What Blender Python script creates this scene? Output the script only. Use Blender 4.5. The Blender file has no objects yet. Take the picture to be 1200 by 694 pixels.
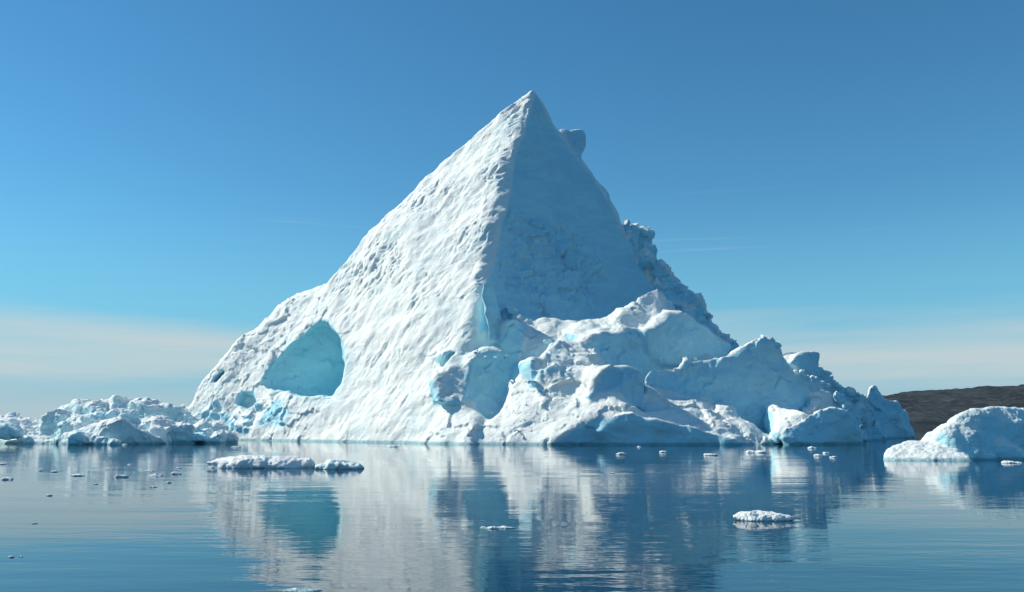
import bpy, bmesh, math, random
import numpy as np
from mathutils import Vector

# ---------------------------------------------------------------- camera
scene = bpy.context.scene
F_PX, CX, CY, HORIZON, CAM_H = 1040.0, 600.0, 347.0, 498.0, 3.2
PITCH = math.atan((HORIZON - CY) / F_PX)
cam_data = bpy.data.cameras.new('camera')
cam_data.sensor_width = 36.0
cam_data.lens = 36.0 * F_PX / 1200.0
cam_data.clip_end = 60000.0
cam = bpy.data.objects.new('camera', cam_data)
cam.location = (0, 0, CAM_H)
cam.rotation_euler = (math.pi / 2 + PITCH, 0, 0)
scene.collection.objects.link(cam)
scene.camera = cam

# ---------------------------------------------------------------- light
SUN_EL, SUN_AZ = math.radians(39.0), math.radians(-80.0)     # azimuth clockwise from +Y
SUN = Vector((math.sin(SUN_AZ) * math.cos(SUN_EL), math.cos(SUN_AZ) * math.cos(SUN_EL), math.sin(SUN_EL)))
sun_data = bpy.data.lights.new('sun', 'SUN')
sun_data.energy = 4.6
sun_data.angle = math.radians(0.5)
sun_data.color = (1.0, 0.925, 0.775)
sun = bpy.data.objects.new('sun', sun_data)
sun.rotation_euler = SUN.to_track_quat('Z', 'Y').to_euler()
sun.location = (-60, 20, 120)
scene.collection.objects.link(sun)

scene.view_settings.view_transform = 'Standard'
scene.view_settings.look = 'None'
scene.view_settings.exposure = 0.10
scene.view_settings.gamma = 1.0
scene.view_settings.use_curve_mapping = False
scene.render.engine = 'CYCLES'
scene.cycles.use_denoising = True
scene.cycles.max_bounces = 8
scene.cycles.diffuse_bounces = 6
scene.cycles.glossy_bounces = 3

SKY_STRENGTH = 0.105
world = bpy.data.worlds.new('World')
scene.world = world
world.use_nodes = True
nt = world.node_tree
nt.nodes.clear()


class NB:
    """small helper for building node trees"""
    def __init__(self, tree):
        self.t = tree

    def n(self, kind, **kw):
        nd = self.t.nodes.new(kind)
        for k, v in kw.items():
            setattr(nd, k, v)
        return nd

    def l(self, a, b):
        self.t.links.new(a, b)

    def math(self, op, a, b=None, c=None, clamp=False):
        nd = self.n('ShaderNodeMath', operation=op, use_clamp=clamp)
        for i, v in enumerate((a, b, c)):
            if v is None:
                continue
            if isinstance(v, (int, float)):
                nd.inputs[i].default_value = v
            else:
                self.l(v, nd.inputs[i])
        return nd.outputs[0]

    def mix(self, fac, a, b, blend='MIX'):
        nd = self.n('ShaderNodeMix', data_type='RGBA', blend_type=blend)
        for sock, v in ((nd.inputs[0], fac), (nd.inputs[6], a), (nd.inputs[7], b)):
            if isinstance(v, (int, float)):
                sock.default_value = v
            elif isinstance(v, tuple):
                sock.default_value = (*v, 1.0)
            else:
                self.l(v, sock)
        return nd.outputs[2]

    def ramp(self, fac, lo, hi, smooth=True):
        nd = self.n('ShaderNodeMapRange', interpolation_type='SMOOTHSTEP' if smooth else 'LINEAR')
        nd.inputs[1].default_value = lo
        nd.inputs[2].default_value = hi
        self.l(fac, nd.inputs[0])
        return nd.outputs[0]

    def noise(self, vec, scale, detail=4.0, rough=0.5, dist=0.0):
        nd = self.n('ShaderNodeTexNoise')
        nd.inputs['Scale'].default_value = scale
        nd.inputs['Detail'].default_value = detail
        nd.inputs['Roughness'].default_value = rough
        nd.inputs['Distortion'].default_value = dist
        if vec is not None:
            self.l(vec, nd.inputs['Vector'])
        return nd.outputs['Fac']

    def mapping(self, vec, scale=(1, 1, 1), rot=(0, 0, 0), loc=(0, 0, 0)):
        nd = self.n('ShaderNodeMapping')
        nd.inputs['Scale'].default_value = scale
        nd.inputs['Rotation'].default_value = rot
        nd.inputs['Location'].default_value = loc
        self.l(vec, nd.inputs['Vector'])
        return nd.outputs[0]


b = NB(nt)
sky = b.n('ShaderNodeTexSky', sky_type='NISHITA')
sky.sun_disc = False
sky.sun_elevation = SUN_EL
sky.sun_rotation = SUN_AZ
sky.altitude = 0.0
sky.air_density = 1.0
sky.dust_density = 0.0
sky.ozone_density = 3.0
gen = b.n('ShaderNodeTexCoord').outputs['Generated']
sep = b.n('ShaderNodeSeparateXYZ')
b.l(gen, sep.inputs[0])
elev = b.math('MULTIPLY', b.math('ARCSINE', sep.outputs[2]), 180 / math.pi)
azim = b.math('MULTIPLY', b.math('ARCTAN2', sep.outputs[0], sep.outputs[1]), 180 / math.pi)
comb = b.n('ShaderNodeCombineXYZ')
b.l(azim, comb.inputs[0])
b.l(elev, comb.inputs[1])
ae = comb.outputs[0]
# thin stratus bank low over the horizon, its edges frayed by noise
n1 = b.noise(b.mapping(ae, (0.032, 0.35, 1), loc=(5.2, 0.4, 0)), 1.0, 4, 0.55)
n2 = b.noise(b.mapping(ae, (0.05, 1.1, 1), loc=(1.7, 0.2, 0)), 1.0, 3, 0.5)
e2 = b.math('ADD', elev, b.math('MULTIPLY', b.math('SUBTRACT', n1, 0.5), 5.0))
band = b.math('MULTIPLY', b.ramp(e2, 1.6, 3.2), b.math('SUBTRACT', 1.0, b.ramp(e2, 4.2, 7.4)))
band = b.math('MULTIPLY', band, b.math('MULTIPLY_ADD', n2, 0.8, 0.25), clamp=True)
# a few thin streaks higher up
n3 = b.noise(b.mapping(ae, (0.035, 0.9, 1), loc=(9.3, 2.2, 0)), 1.0, 5, 0.6)
streak = b.math('MULTIPLY', b.ramp(n3, 0.60, 0.78), b.math('MULTIPLY', b.ramp(elev, 5.0, 8.0), b.math('SUBTRACT', 1.0, b.ramp(elev, 10.0, 16.0))))
low = b.math('SUBTRACT', 1.0, b.ramp(elev, -1.0, 15.0))
hs = b.n('ShaderNodeHueSaturation')
hs.inputs['Hue'].default_value = 0.5
hs.inputs['Saturation'].default_value = 1.12
hs.inputs['Value'].default_value = 1.0
b.l(sky.outputs[0], hs.inputs['Color'])
skyc = b.mix(1.0, hs.outputs[0], (0.60, 1.05, 1.08), 'MULTIPLY')
cl = 1.0 / SKY_STRENGTH
col = b.mix(b.math('MULTIPLY', low, 0.95), skyc, (0.17 * cl, 0.45 * cl, 0.63 * cl))
col = b.mix(b.math('MULTIPLY', b.math('SUBTRACT', 1.0, b.ramp(elev, 0.0, 4.2)), 0.85), col, (0.45 * cl, 0.54 * cl, 0.57 * cl))
col = b.mix(b.math('MULTIPLY', band, 0.9), col, (0.60 * cl, 0.62 * cl, 0.60 * cl))
col = b.mix(b.math('MULTIPLY', streak, 0.35), col, (0.56 * cl, 0.64 * cl, 0.68 * cl))
bg = b.n('ShaderNodeBackground')
bg.inputs['Strength'].default_value = SKY_STRENGTH
b.l(col, bg.inputs['Color'])
wo = b.n('ShaderNodeOutputWorld')
b.l(bg.outputs[0], wo.inputs['Surface'])

# ---------------------------------------------------------------- pixel -> place
SP, CP = math.sin(PITCH), math.cos(PITCH)


def W(px, py, Y):
    """point at forward distance Y (metres) seen in photograph pixel px, py"""
    u, v = (px - CX) / F_PX, (CY - py) / F_PX
    dy, dz = CP - v * SP, SP + v * CP
    return np.array((u * Y / dy, Y, CAM_H + dz * Y / dy))


def Gp(px, py):
    """point of the water surface seen in pixel px, py"""
    u, v = (px - CX) / F_PX, (CY - py) / F_PX
    dy, dz = CP - v * SP, SP + v * CP
    t = -CAM_H / dz
    return np.array((u * t, dy * t, 0.0))


def g(px, Y, z=-1.6):
    """point just under the water surface at column px and distance Y"""
    p = W(px, HORIZON, Y)
    return np.array((p[0], Y, z))


# ---------------------------------------------------------------- numpy noise
def _hash(ix, iy, iz, seed):
    h = (ix.astype(np.uint32) * np.uint32(374761393) + iy.astype(np.uint32) * np.uint32(668265263)
         + iz.astype(np.uint32) * np.uint32(2147483647 & 0x7FEB352D) + np.uint32(seed * 2654435761 & 0xFFFFFFFF))
    h ^= h >> np.uint32(15)
    h *= np.uint32(2246822519)
    h ^= h >> np.uint32(13)
    h *= np.uint32(3266489917)
    h ^= h >> np.uint32(16)
    return h


_GR = np.array([(1, 1, 0), (-1, 1, 0), (1, -1, 0), (-1, -1, 0), (1, 0, 1), (-1, 0, 1), (1, 0, -1), (-1, 0, -1),
                (0, 1, 1), (0, -1, 1), (0, 1, -1), (0, -1, -1), (1, 1, 0), (-1, 1, 0), (0, -1, 1), (0, -1, -1)], np.float32)


def pnoise(p, seed=0):
    """gradient noise, about -1..1"""
    p = p.astype(np.float32)
    i = np.floor(p)
    f = p - i
    i = i.astype(np.int64)
    u = f * f * f * (f * (f * 6 - 15) + 10)
    out = np.zeros(len(p), np.float32)
    for dx in (0, 1):
        wx = u[:, 0] if dx else 1 - u[:, 0]
        for dy in (0, 1):
            wy = u[:, 1] if dy else 1 - u[:, 1]
            for dz in (0, 1):
                wz = u[:, 2] if dz else 1 - u[:, 2]
                gr = _GR[_hash(i[:, 0] + dx, i[:, 1] + dy, i[:, 2] + dz, seed) & np.uint32(15)]
                d = gr[:, 0] * (f[:, 0] - dx) + gr[:, 1] * (f[:, 1] - dy) + gr[:, 2] * (f[:, 2] - dz)
                out += wx * wy * wz * d
    return out


def fbm(p, seed=0, octs=4, gain=0.5, kind='plain'):
    out = np.zeros(len(p), np.float32)
    a = 1.0
    for o in range(octs):
        v = pnoise(p * (2.03 ** o) + o * 17.3, seed + o * 7)
        if kind == 'billow':
            v = np.abs(v) * 2 - 0.5
        elif kind == 'ridge':
            v = 0.5 - np.abs(v) * 2
        out += a * v
        a *= gain
    return out


def worley2(q, seed=0):
    """F1 distance to jittered points in the plane, q (n,2)"""
    i = np.floor(q).astype(np.int64)
    best = np.full(len(q), 9.0, np.float32)
    for dx in (-1, 0, 1):
        for dy in (-1, 0, 1):
            c = i + (dx, dy)
            h = _hash(c[:, 0], c[:, 1], c[:, 0] * 0 + 5, seed)
            jx = (h & np.uint32(1023)).astype(np.float32) / 1023
            jy = ((h >> np.uint32(10)) & np.uint32(1023)).astype(np.float32) / 1023
            d = (c[:, 0] + jx - q[:, 0]) ** 2 + (c[:, 1] + jy - q[:, 1]) ** 2
            best = np.minimum(best, d)
    return np.sqrt(best)


def dents(q, seed=0, share=0.5):
    """isolated round dents (0..1) in some cells of the plane"""
    i = np.floor(q).astype(np.int64)
    out = np.zeros(len(q), np.float32)
    for dx in (-1, 0, 1):
        for dy in (-1, 0, 1):
            c = i + (dx, dy)
            h = _hash(c[:, 0], c[:, 1], c[:, 0] * 0 + 3, seed)
            jx = (h & np.uint32(255)).astype(np.float32) / 255
            jy = ((h >> np.uint32(8)) & np.uint32(255)).astype(np.float32) / 255
            sz = ((h >> np.uint32(16)) & np.uint32(255)).astype(np.float32) / 255
            on = ((h >> np.uint32(24)) & np.uint32(255)).astype(np.float32) / 255 < share
            rad = 0.25 + 0.4 * sz
            d = np.sqrt((c[:, 0] + jx - q[:, 0]) ** 2 + (c[:, 1] + jy - q[:, 1]) ** 2) / rad
            v = np.where(on, np.clip(1 - d, 0, 1) ** 1.3 * rad * 2, 0)
            out = np.maximum(out, v)
    return out


def facets(p, seed=0):
    """broken-ice relief: every cell of a jittered lattice is a tilted plane"""
    p = p.astype(np.float32)
    i = np.floor(p).astype(np.int64)
    best = np.full(len(p), 9.0, np.float32)
    out = np.zeros(len(p), np.float32)
    for dx in (-1, 0, 1):
        for dy in (-1, 0, 1):
            for dz in (-1, 0, 1):
                c = i + (dx, dy, dz)
                h = _hash(c[:, 0], c[:, 1], c[:, 2], seed)
                o = [((h >> np.uint32(sh)) & np.uint32(1023)).astype(np.float32) / 1023 for sh in (0, 10, 20)]
                v = [p[:, k] - c[:, k] - o[k] for k in range(3)]
                d = v[0] ** 2 + v[1] ** 2 + v[2] ** 2
                m = d < best
                best[m] = d[m]
                t = v[0] * (o[1] - 0.5) + v[1] * (o[2] - 0.5) + v[2] * (o[0] - 0.5) + 0.35 * (o[0] + o[1] - 1)
                out[m] = t[m]
    return out


# ---------------------------------------------------------------- ice from convex chunks
def hull_planes(pts):
    bm = bmesh.new()
    for p in pts:
        bm.verts.new(p)
    bmesh.ops.convex_hull(bm, input=bm.verts[:])
    c = np.mean(np.array(pts), axis=0)
    seen, N, D = set(), [], []
    for f in bm.faces:
        if f.calc_area() < 1e-6:
            continue
        n = np.array(f.normal)
        d = float(n @ np.array(f.verts[0].co))
        if n @ c > d:
            n, d = -n, -d
        key = tuple(np.round(n, 3)) + (round(d, 2),)
        if key in seen:
            continue
        seen.add(key)
        N.append(n)
        D.append(d)
    bm.free()
    return np.array(N, np.float32), np.array(D, np.float32)


class Chunk:
    def __init__(self, pts, part, k=1.2, blend=0.8, rough=0.3, scal=0.0, bare=0.0, cut=False):
        self.pts = np.array([np.asarray(p, float) for p in pts])
        self.part, self.k, self.blend, self.cut = part, k * 0.7, blend, cut
        self.rough, self.scal, self.bare = rough, scal, bare
        self.N, self.D = hull_planes(self.pts)
        self.lo, self.hi = self.pts.min(0), self.pts.max(0)

    def dist(self, p):
        d = None
        for n, dd in zip(self.N, self.D):
            v = p @ n - dd
            if d is None:
                d = v
            else:
                h = np.maximum(self.k - np.abs(d - v), 0) / self.k
                d = np.maximum(d, v) + h * h * (self.k * 0.25)
        return d


def slab(front, back, part, taper=0.9, **kw):
    """block given by the outline of its front face (px, py, Y) and the vector to its back"""
    f = np.array([W(*p) for p in front])
    c = f.mean(0)
    bk = c + (f - c) * taper + np.array(back)
    return Chunk(list(f) + list(bk), part, **kw)


def rock(c, r, seed, part, squash=(1, 1, 1), n=16, **kw):
    rg = np.random.RandomState(seed)
    v = rg.normal(size=(n, 3))
    v /= np.linalg.norm(v, axis=1)[:, None]
    v *= rg.uniform(0.8, 1.1, (n, 1)) * r * np.array(squash)
    kw.setdefault('k', r * 0.3)
    kw.setdefault('blend', r * 0.35)
    return Chunk(np.asarray(c) + v, part, **kw)


def footed(c, r, seed, part, **kw):
    """a block whose sides run down into the water"""
    k = rock(c, r, seed, part, **kw)
    cc = k.pts.mean(0)
    low = cc + (k.pts - cc) * (1.12, 1.12, 1)
    low[:, 2] = -1.3
    kw2 = {a: v for a, v in kw.items() if a not in ('squash', 'n')}
    kw2.setdefault('k', r * 0.3)
    kw2.setdefault('blend', r * 0.35)
    return Chunk(list(k.pts) + list(low), part, **kw2)


def surface_nets(vol, org, h):
    nx, ny, nz = vol.shape
    s = vol < 0
    cnt = np.zeros((nx - 1, ny - 1, nz - 1), np.uint8)
    for dx in (0, 1):
        for dy in (0, 1):
            for dz in (0, 1):
                cnt += s[dx:nx - 1 + dx, dy:ny - 1 + dy, dz:nz - 1 + dz]
    act = (cnt > 0) & (cnt < 8)
    idx = np.argwhere(act)
    acc = np.zeros((len(idx), 3), np.float32)
    num = np.zeros(len(idx), np.float32)
    cor = [(a, c, d) for a in (0, 1) for c in (0, 1) for d in (0, 1)]
    val = {c: vol[idx[:, 0] + c[0], idx[:, 1] + c[1], idx[:, 2] + c[2]] for c in cor}
    for c in cor:
        for ax in range(3):
            if c[ax] == 0:
                e = list(c)
                e[ax] = 1
                va, vb = val[c], val[tuple(e)]
                m = (va < 0) != (vb < 0)
                t = np.where(m, va / np.where(m, va - vb, 1), 0)
                p = np.array(c, np.float32)[None].repeat(len(idx), 0)
                p[:, ax] += t
                acc += p * m[:, None]
                num += m
    V = (idx + acc / num[:, None]) * h + org
    lut = np.full(act.shape, -1, np.int32)
    lut[act] = np.arange(len(idx), dtype=np.int32)
    Q = []
    for ax in range(3):
        sa = [slice(None)] * 3
        sb = [slice(None)] * 3
        sa[ax] = slice(0, -1)
        sb[ax] = slice(1, None)
        a, c = s[tuple(sa)], s[tuple(sb)]
        e = np.argwhere(a != c)
        fl = a[e[:, 0], e[:, 1], e[:, 2]]
        o1, o2 = (ax + 1) % 3, (ax + 2) % 3
        ok = (e[:, o1] > 0) & (e[:, o2] > 0) & (e[:, o1] < vol.shape[o1] - 1) & (e[:, o2] < vol.shape[o2] - 1)
        e, fl = e[ok], fl[ok]
        q = []
        for (d1, d2) in ((-1, -1), (0, -1), (0, 0), (-1, 0)):
            c_ = e.copy()
            c_[:, o1] += d1
            c_[:, o2] += d2
            q.append(lut[c_[:, 0], c_[:, 1], c_[:, 2]])
        q = np.stack(q, 1)
        q[~fl] = q[~fl][:, ::-1]
        Q.append(q)
    return V.astype(np.float32), np.concatenate(Q)


def subdivide(V, Q, vals=None):
    e = np.concatenate([np.sort(Q[:, [i, (i + 1) % 4]], 1) for i in range(4)])
    key = e[:, 0].astype(np.int64) * len(V) + e[:, 1]
    u, inv = np.unique(key, return_inverse=True)
    ev = 0.5 * (V[u // len(V)] + V[u % len(V)])
    fv = V[Q].mean(1)
    ne, nf = len(u), len(Q)
    ei = inv.reshape(4, nf) + len(V)
    fi = np.arange(nf) + len(V) + ne
    out = []
    for i in range(4):
        out.append(np.stack([Q[:, i], ei[i], fi, ei[(i - 1) % 4]], 1))
    return np.concatenate([V, ev, fv]), np.concatenate(out)


def smooth(V, Q, it=1, lam=0.5):
    for _ in range(it):
        acc = np.zeros_like(V)
        num = np.zeros(len(V), np.float32)
        for i in range(4):
            a, c = Q[:, i], Q[:, (i + 1) % 4]
            for x in range(3):
                acc[:, x] += np.bincount(a, V[c, x], len(V)) + np.bincount(c, V[a, x], len(V))
            num += np.bincount(a, minlength=len(V)) + np.bincount(c, minlength=len(V))
        V = V + lam * (acc / np.maximum(num, 1)[:, None] - V)
    return V.astype(np.float32)


def normals(V, Q):
    n = np.cross(V[Q[:, 2]] - V[Q[:, 0]], V[Q[:, 3]] - V[Q[:, 1]])
    out = np.zeros_like(V)
    for i in range(4):
        for x in range(3):
            out[:, x] += np.bincount(Q[:, i], n[:, x], len(V))
    return out / np.maximum(np.linalg.norm(out, axis=1), 1e-9)[:, None]


def build_sdf(chunks, h, zmin=-1.2, pad=1.5):
    adds = [c for c in chunks if not c.cut]
    lo = np.min([c.lo for c in adds], 0) - pad
    hi = np.max([c.hi for c in adds], 0) + pad
    lo[2] = zmin
    n = np.ceil((hi - lo) / h).astype(int) + 1
    vol = np.full(n, 9.0, np.float32)
    axs = [np.arange(n[i], dtype=np.float32) * h + lo[i] for i in range(3)]
    for c in adds + [c for c in chunks if c.cut]:
        m = c.blend + 2 * h + (0.5 if not c.cut else 0.0)
        a = np.clip(np.floor((c.lo - m - lo) / h).astype(int), 0, n)
        z = np.clip(np.ceil((c.hi + m - lo) / h).astype(int) + 1, 0, n)
        if np.any(z <= a):
            continue
        sl = tuple(slice(a[i], z[i]) for i in range(3))
        sub = vol[sl]
        # evaluate plane distances through separable sums
        d = None
        for nn, dd in zip(c.N, c.D):
            v = (axs[0][sl[0]] * nn[0])[:, None, None] + (axs[1][sl[1]] * nn[1])[None, :, None] + (axs[2][sl[2]] * nn[2] - dd)[None, None, :]
            if d is None:
                d = v
            else:
                hh = np.maximum(c.k - np.abs(d - v), 0) / c.k
                d = np.maximum(d, v) + hh * hh * (c.k * 0.25)
        kb = max(c.blend, 1e-3)
        if c.cut:
            d = -d
            hh = np.maximum(kb - np.abs(sub - d), 0) / kb
            vol[sl] = np.maximum(sub, d) + hh * hh * (kb * 0.25)
        else:
            hh = np.maximum(kb - np.abs(sub - d), 0) / kb
            vol[sl] = np.minimum(sub, d) - hh * hh * (kb * 0.25)
    return vol, lo


def chunk_params(V, chunks):
    """per-vertex roughness, scalloping, bareness and nearest part, blended between chunks"""
    best = np.full(len(V), 1e9, np.float32)
    who = np.zeros(len(V), np.int32)
    sw = np.full(len(V), 1e-6, np.float32)
    acc = np.zeros((len(V), 3), np.float32)
    for i, c in enumerate(chunks):
        near = np.all((V > c.lo - 4) & (V < c.hi + 4), axis=1)
        if not near.any():
            continue
        d = np.full(len(V), 1e9, np.float32)
        d[near] = c.dist(V[near].astype(np.float32))
        d = np.abs(d)
        m = d < best
        best[m] = d[m]
        who[m] = i
        w = np.exp(-np.clip((d + 0.2) / 0.45, -4, 30))
        sw += w
        acc += w[:, None] * np.array((c.rough, c.scal, c.bare), np.float32)
    return acc / sw[:, None], who


col_main = scene.collection


def mesh_obj(name, V, Q, mat, parent=None, attrs=None):
    me = bpy.data.meshes.new(name)
    me.vertices.add(len(V))
    me.vertices.foreach_set('co', V.astype(np.float32).ravel())
    me.loops.add(Q.size)
    me.loops.foreach_set('vertex_index', Q.astype(np.int32).ravel())
    me.polygons.add(len(Q))
    me.polygons.foreach_set('loop_start', np.arange(0, Q.size, Q.shape[1], dtype=np.int32))
    me.update(calc_edges=True)
    me.polygons.foreach_set('use_smooth', np.ones(len(Q), bool))
    for k, v in (attrs or {}).items():
        at = me.attributes.new(k, 'FLOAT', 'POINT')
        at.data.foreach_set('value', v.astype(np.float32))
    me.materials.append(mat)
    me.validate()
    o = bpy.data.objects.new(name, me)
    col_main.objects.link(o)
    o.parent = parent
    return o


def tag(o, label, cat, group=None, kind=None):
    o['label'] = label
    o['category'] = cat
    if group:
        o['group'] = group
    if kind:
        o['kind'] = kind
    return o


def split_parts(V, Q, N, who_face, chunks, mat, root, attrs):
    """cut one continuous skin into its parts, normals kept across the cuts"""
    parts = {}
    for i, c in enumerate(chunks):
        parts.setdefault(c.part, []).append(i)
    for part, ids in parts.items():
        m = np.isin(who_face, ids)
        if m.sum() < 4:
            continue
        q = Q[m]
        u, inv = np.unique(q, return_inverse=True)
        o = mesh_obj(part.split('#')[0], V[u] - np.array(root.location, np.float32), inv.reshape(q.shape), mat, root,
                     {k: a[u] for k, a in attrs.items()})
        o.data.normals_split_custom_set_from_vertices(N[u].tolist())


def ice_body(chunks, h, subdiv=1, pre=None, detail=None, seed=1, smooth_it=1):
    """voxel union of the chunks -> skin -> finer skin with relief"""
    vol, lo = build_sdf(chunks, h)
    V, Q = surface_nets(vol, lo, h)
    del vol
    V = smooth(V, Q, smooth_it)
    P, who = chunk_params(V, chunks)
    fw = who[Q[:, 0]]
    for _ in range(subdiv):
        n0 = len(V)
        V, Q = subdivide(V, Q)
        fw = np.tile(fw, 4)
    if subdiv:
        V = smooth(V, Q, 1)
        P, _ = chunk_params(V, chunks)
    N = normals(V, Q)
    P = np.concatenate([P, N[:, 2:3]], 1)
    V = detail(V, N, P)
    N = normals(V, Q)
    return V, Q, N, P, fw


# ---------------------------------------------------------------- materials
def new_mat(name):
    m = bpy.data.materials.new(name)
    m.use_nodes = True
    m.node_tree.nodes.clear()
    return m, NB(m.node_tree)


def make_ice(name, snow=(0.84, 0.885, 0.86), blue=(0.46, 0.84, 0.90), steep_shade=(0.45, 0.785, 0.94), grain=1.0, bare_noise=0.25, wet_h=0.55):
    m, q = new_mat(name)
    geo = q.n('ShaderNodeNewGeometry')
    pos = geo.outputs['Position']
    at = q.n('ShaderNodeAttribute', attribute_name='bare')
    big = q.noise(pos, 0.12, 5, 0.55)
    mid = q.noise(pos, 0.9, 5, 0.6)
    bare = q.math('ADD', at.outputs['Fac'], q.math('MULTIPLY', q.ramp(big, 0.50, 0.72), bare_noise), clamp=True)
    # snow holds on slopes; steep bare ice painted bluer to deepen the shaded faces
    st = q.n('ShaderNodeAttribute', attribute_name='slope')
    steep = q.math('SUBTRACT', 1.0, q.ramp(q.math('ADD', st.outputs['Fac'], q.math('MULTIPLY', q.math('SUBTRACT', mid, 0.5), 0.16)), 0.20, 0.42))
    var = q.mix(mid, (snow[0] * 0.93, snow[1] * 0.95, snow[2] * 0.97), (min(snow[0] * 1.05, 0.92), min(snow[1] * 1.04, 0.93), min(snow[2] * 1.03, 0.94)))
    # tilted annual layers and clear veins in the steep faces
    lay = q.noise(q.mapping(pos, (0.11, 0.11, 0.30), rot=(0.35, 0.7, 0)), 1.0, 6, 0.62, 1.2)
    fr = q.mix(q.ramp(lay, 0.34, 0.66), tuple(v * 0.92 for v in steep_shade), tuple(min(v * 1.05, 0.92) for v in steep_shade))
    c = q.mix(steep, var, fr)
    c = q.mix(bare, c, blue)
    # wet band just above the water
    spz = q.n('ShaderNodeSeparateXYZ')
    q.l(pos, spz.inputs[0])
    wet = q.math('SUBTRACT', 1.0, q.ramp(q.math('ADD', spz.outputs[2], q.math('MULTIPLY', q.math('SUBTRACT', mid, 0.5), 0.5 * wet_h)), 0.35 * wet_h, wet_h))
    c = q.mix(q.math('MULTIPLY', wet, 0.75), c, (0.16, 0.42, 0.48))
    fine = q.noise(pos, 3.2 * grain, 6, 0.65)
    fine2 = q.noise(pos, 11.0 * grain, 3, 0.6)
    hgt = q.math('ADD', fine, q.math('MULTIPLY', fine2, 0.35))
    bp = q.n('ShaderNodeBump')
    bp.inputs['Strength'].default_value = 0.55
    bp.inputs['Distance'].default_value = 0.30 / grain
    q.l(hgt, bp.inputs['Height'])
    pr = q.n('ShaderNodeBsdfPrincipled')
    q.l(c, pr.inputs['Base Color'])
    pr.inputs['Roughness'].default_value = 0.62
    pr.inputs['IOR'].default_value = 1.31
    pr.inputs['Specular IOR Level'].default_value = 0.3
    q.l(bp.outputs[0], pr.inputs['Normal'])
    o = q.n('ShaderNodeOutputMaterial')
    q.l(pr.outputs[0], o.inputs['Surface'])
    return m


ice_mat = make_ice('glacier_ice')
brash_mat = make_ice('brash_ice', snow=(0.88, 0.91, 0.89), steep_shade=(0.68, 0.86, 0.88), grain=1.2, bare_noise=0.35)
berg_mat = make_ice('rounded_berg_ice', steep_shade=(0.46, 0.78, 0.87), grain=2.0, bare_noise=0.4, wet_h=0.3)
floe_mat = make_ice('floe_ice', snow=(0.84, 0.87, 0.86), steep_shade=(0.83, 0.88, 0.88), grain=4.0, bare_noise=0.12, wet_h=0.05)


def make_water():
    m, q = new_mat('sea_water')
    geo = q.n('ShaderNodeNewGeometry')
    pos = geo.outputs['Position']
    swell = q.noise(q.mapping(pos, (0.055, 0.22, 1), rot=(0, 0, 0.10)), 1.0, 2, 0.5)
    rip = q.noise(q.mapping(pos, (0.35, 1.3, 1), rot=(0, 0, -0.06)), 1.0, 3, 0.55)
    fine = q.noise(q.mapping(pos, (1.6, 4.5, 1), rot=(0, 0, 0.15)), 1.0, 2, 0.5)
    patch = q.ramp(q.noise(q.mapping(pos, (0.02, 0.07, 1)), 1.0, 3, 0.5), 0.35, 0.68)
    hgt = q.math('ADD', q.math('MULTIPLY', swell, 0.032),
                 q.math('MULTIPLY', q.math('ADD', q.math('MULTIPLY', rip, 0.0120), q.math('MULTIPLY', fine, 0.0034)),
                        q.math('MULTIPLY_ADD', patch, 0.75, 0.35)))
    bp = q.n('ShaderNodeBump')
    bp.inputs['Strength'].default_value = 1.0
    bp.inputs['Distance'].default_value = 1.0
    q.l(hgt, bp.inputs['Height'])
    pr = q.n('ShaderNodeBsdfPrincipled')
    pr.inputs['Base Color'].default_value = (0.001, 0.030, 0.065, 1)
    pr.inputs['Roughness'].default_value = 0.015
    pr.inputs['IOR'].default_value = 1.345
    q.l(bp.outputs[0], pr.inputs['Normal'])
    o = q.n('ShaderNodeOutputMaterial')
    q.l(pr.outputs[0], o.inputs['Surface'])
    return m


def make_hill():
    m, q = new_mat('tundra_hill')
    geo = q.n('ShaderNodeNewGeometry')
    pos = geo.outputs['Position']
    a = q.noise(q.mapping(pos, (1, 1, 2.5)), 0.010, 6, 0.6)
    c = q.noise(pos, 0.06, 5, 0.65)
    col = q.mix(q.ramp(a, 0.38, 0.62), (0.022, 0.030, 0.036), (0.047, 0.058, 0.065))  # distance haze put into the rock as cooler, bluer tones
    col = q.mix(q.ramp(c, 0.48, 0.72), col, (0.080, 0.092, 0.098))
    pr = q.n('ShaderNodeBsdfPrincipled')
    q.l(col, pr.inputs['Base Color'])
    pr.inputs['Roughness'].default_value = 0.95
    pr.inputs['Specular IOR Level'].default_value = 0.1
    o = q.n('ShaderNodeOutputMaterial')
    q.l(pr.outputs[0], o.inputs['Surface'])
    return m


# ---------------------------------------------------------------- sea
def plain_quad(name, x0, x1, y0, y1, z, mat):
    V = np.array([(x0, y0, z), (x1, y0, z), (x1, y1, z), (x0, y1, z)], np.float32)
    return mesh_obj(name, V, np.array([[0, 1, 2, 3]]), mat)


water = plain_quad('water', -20000, 20000, -2000, 30000, 0.0, make_water())
water['kind'] = 'structure'

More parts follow.
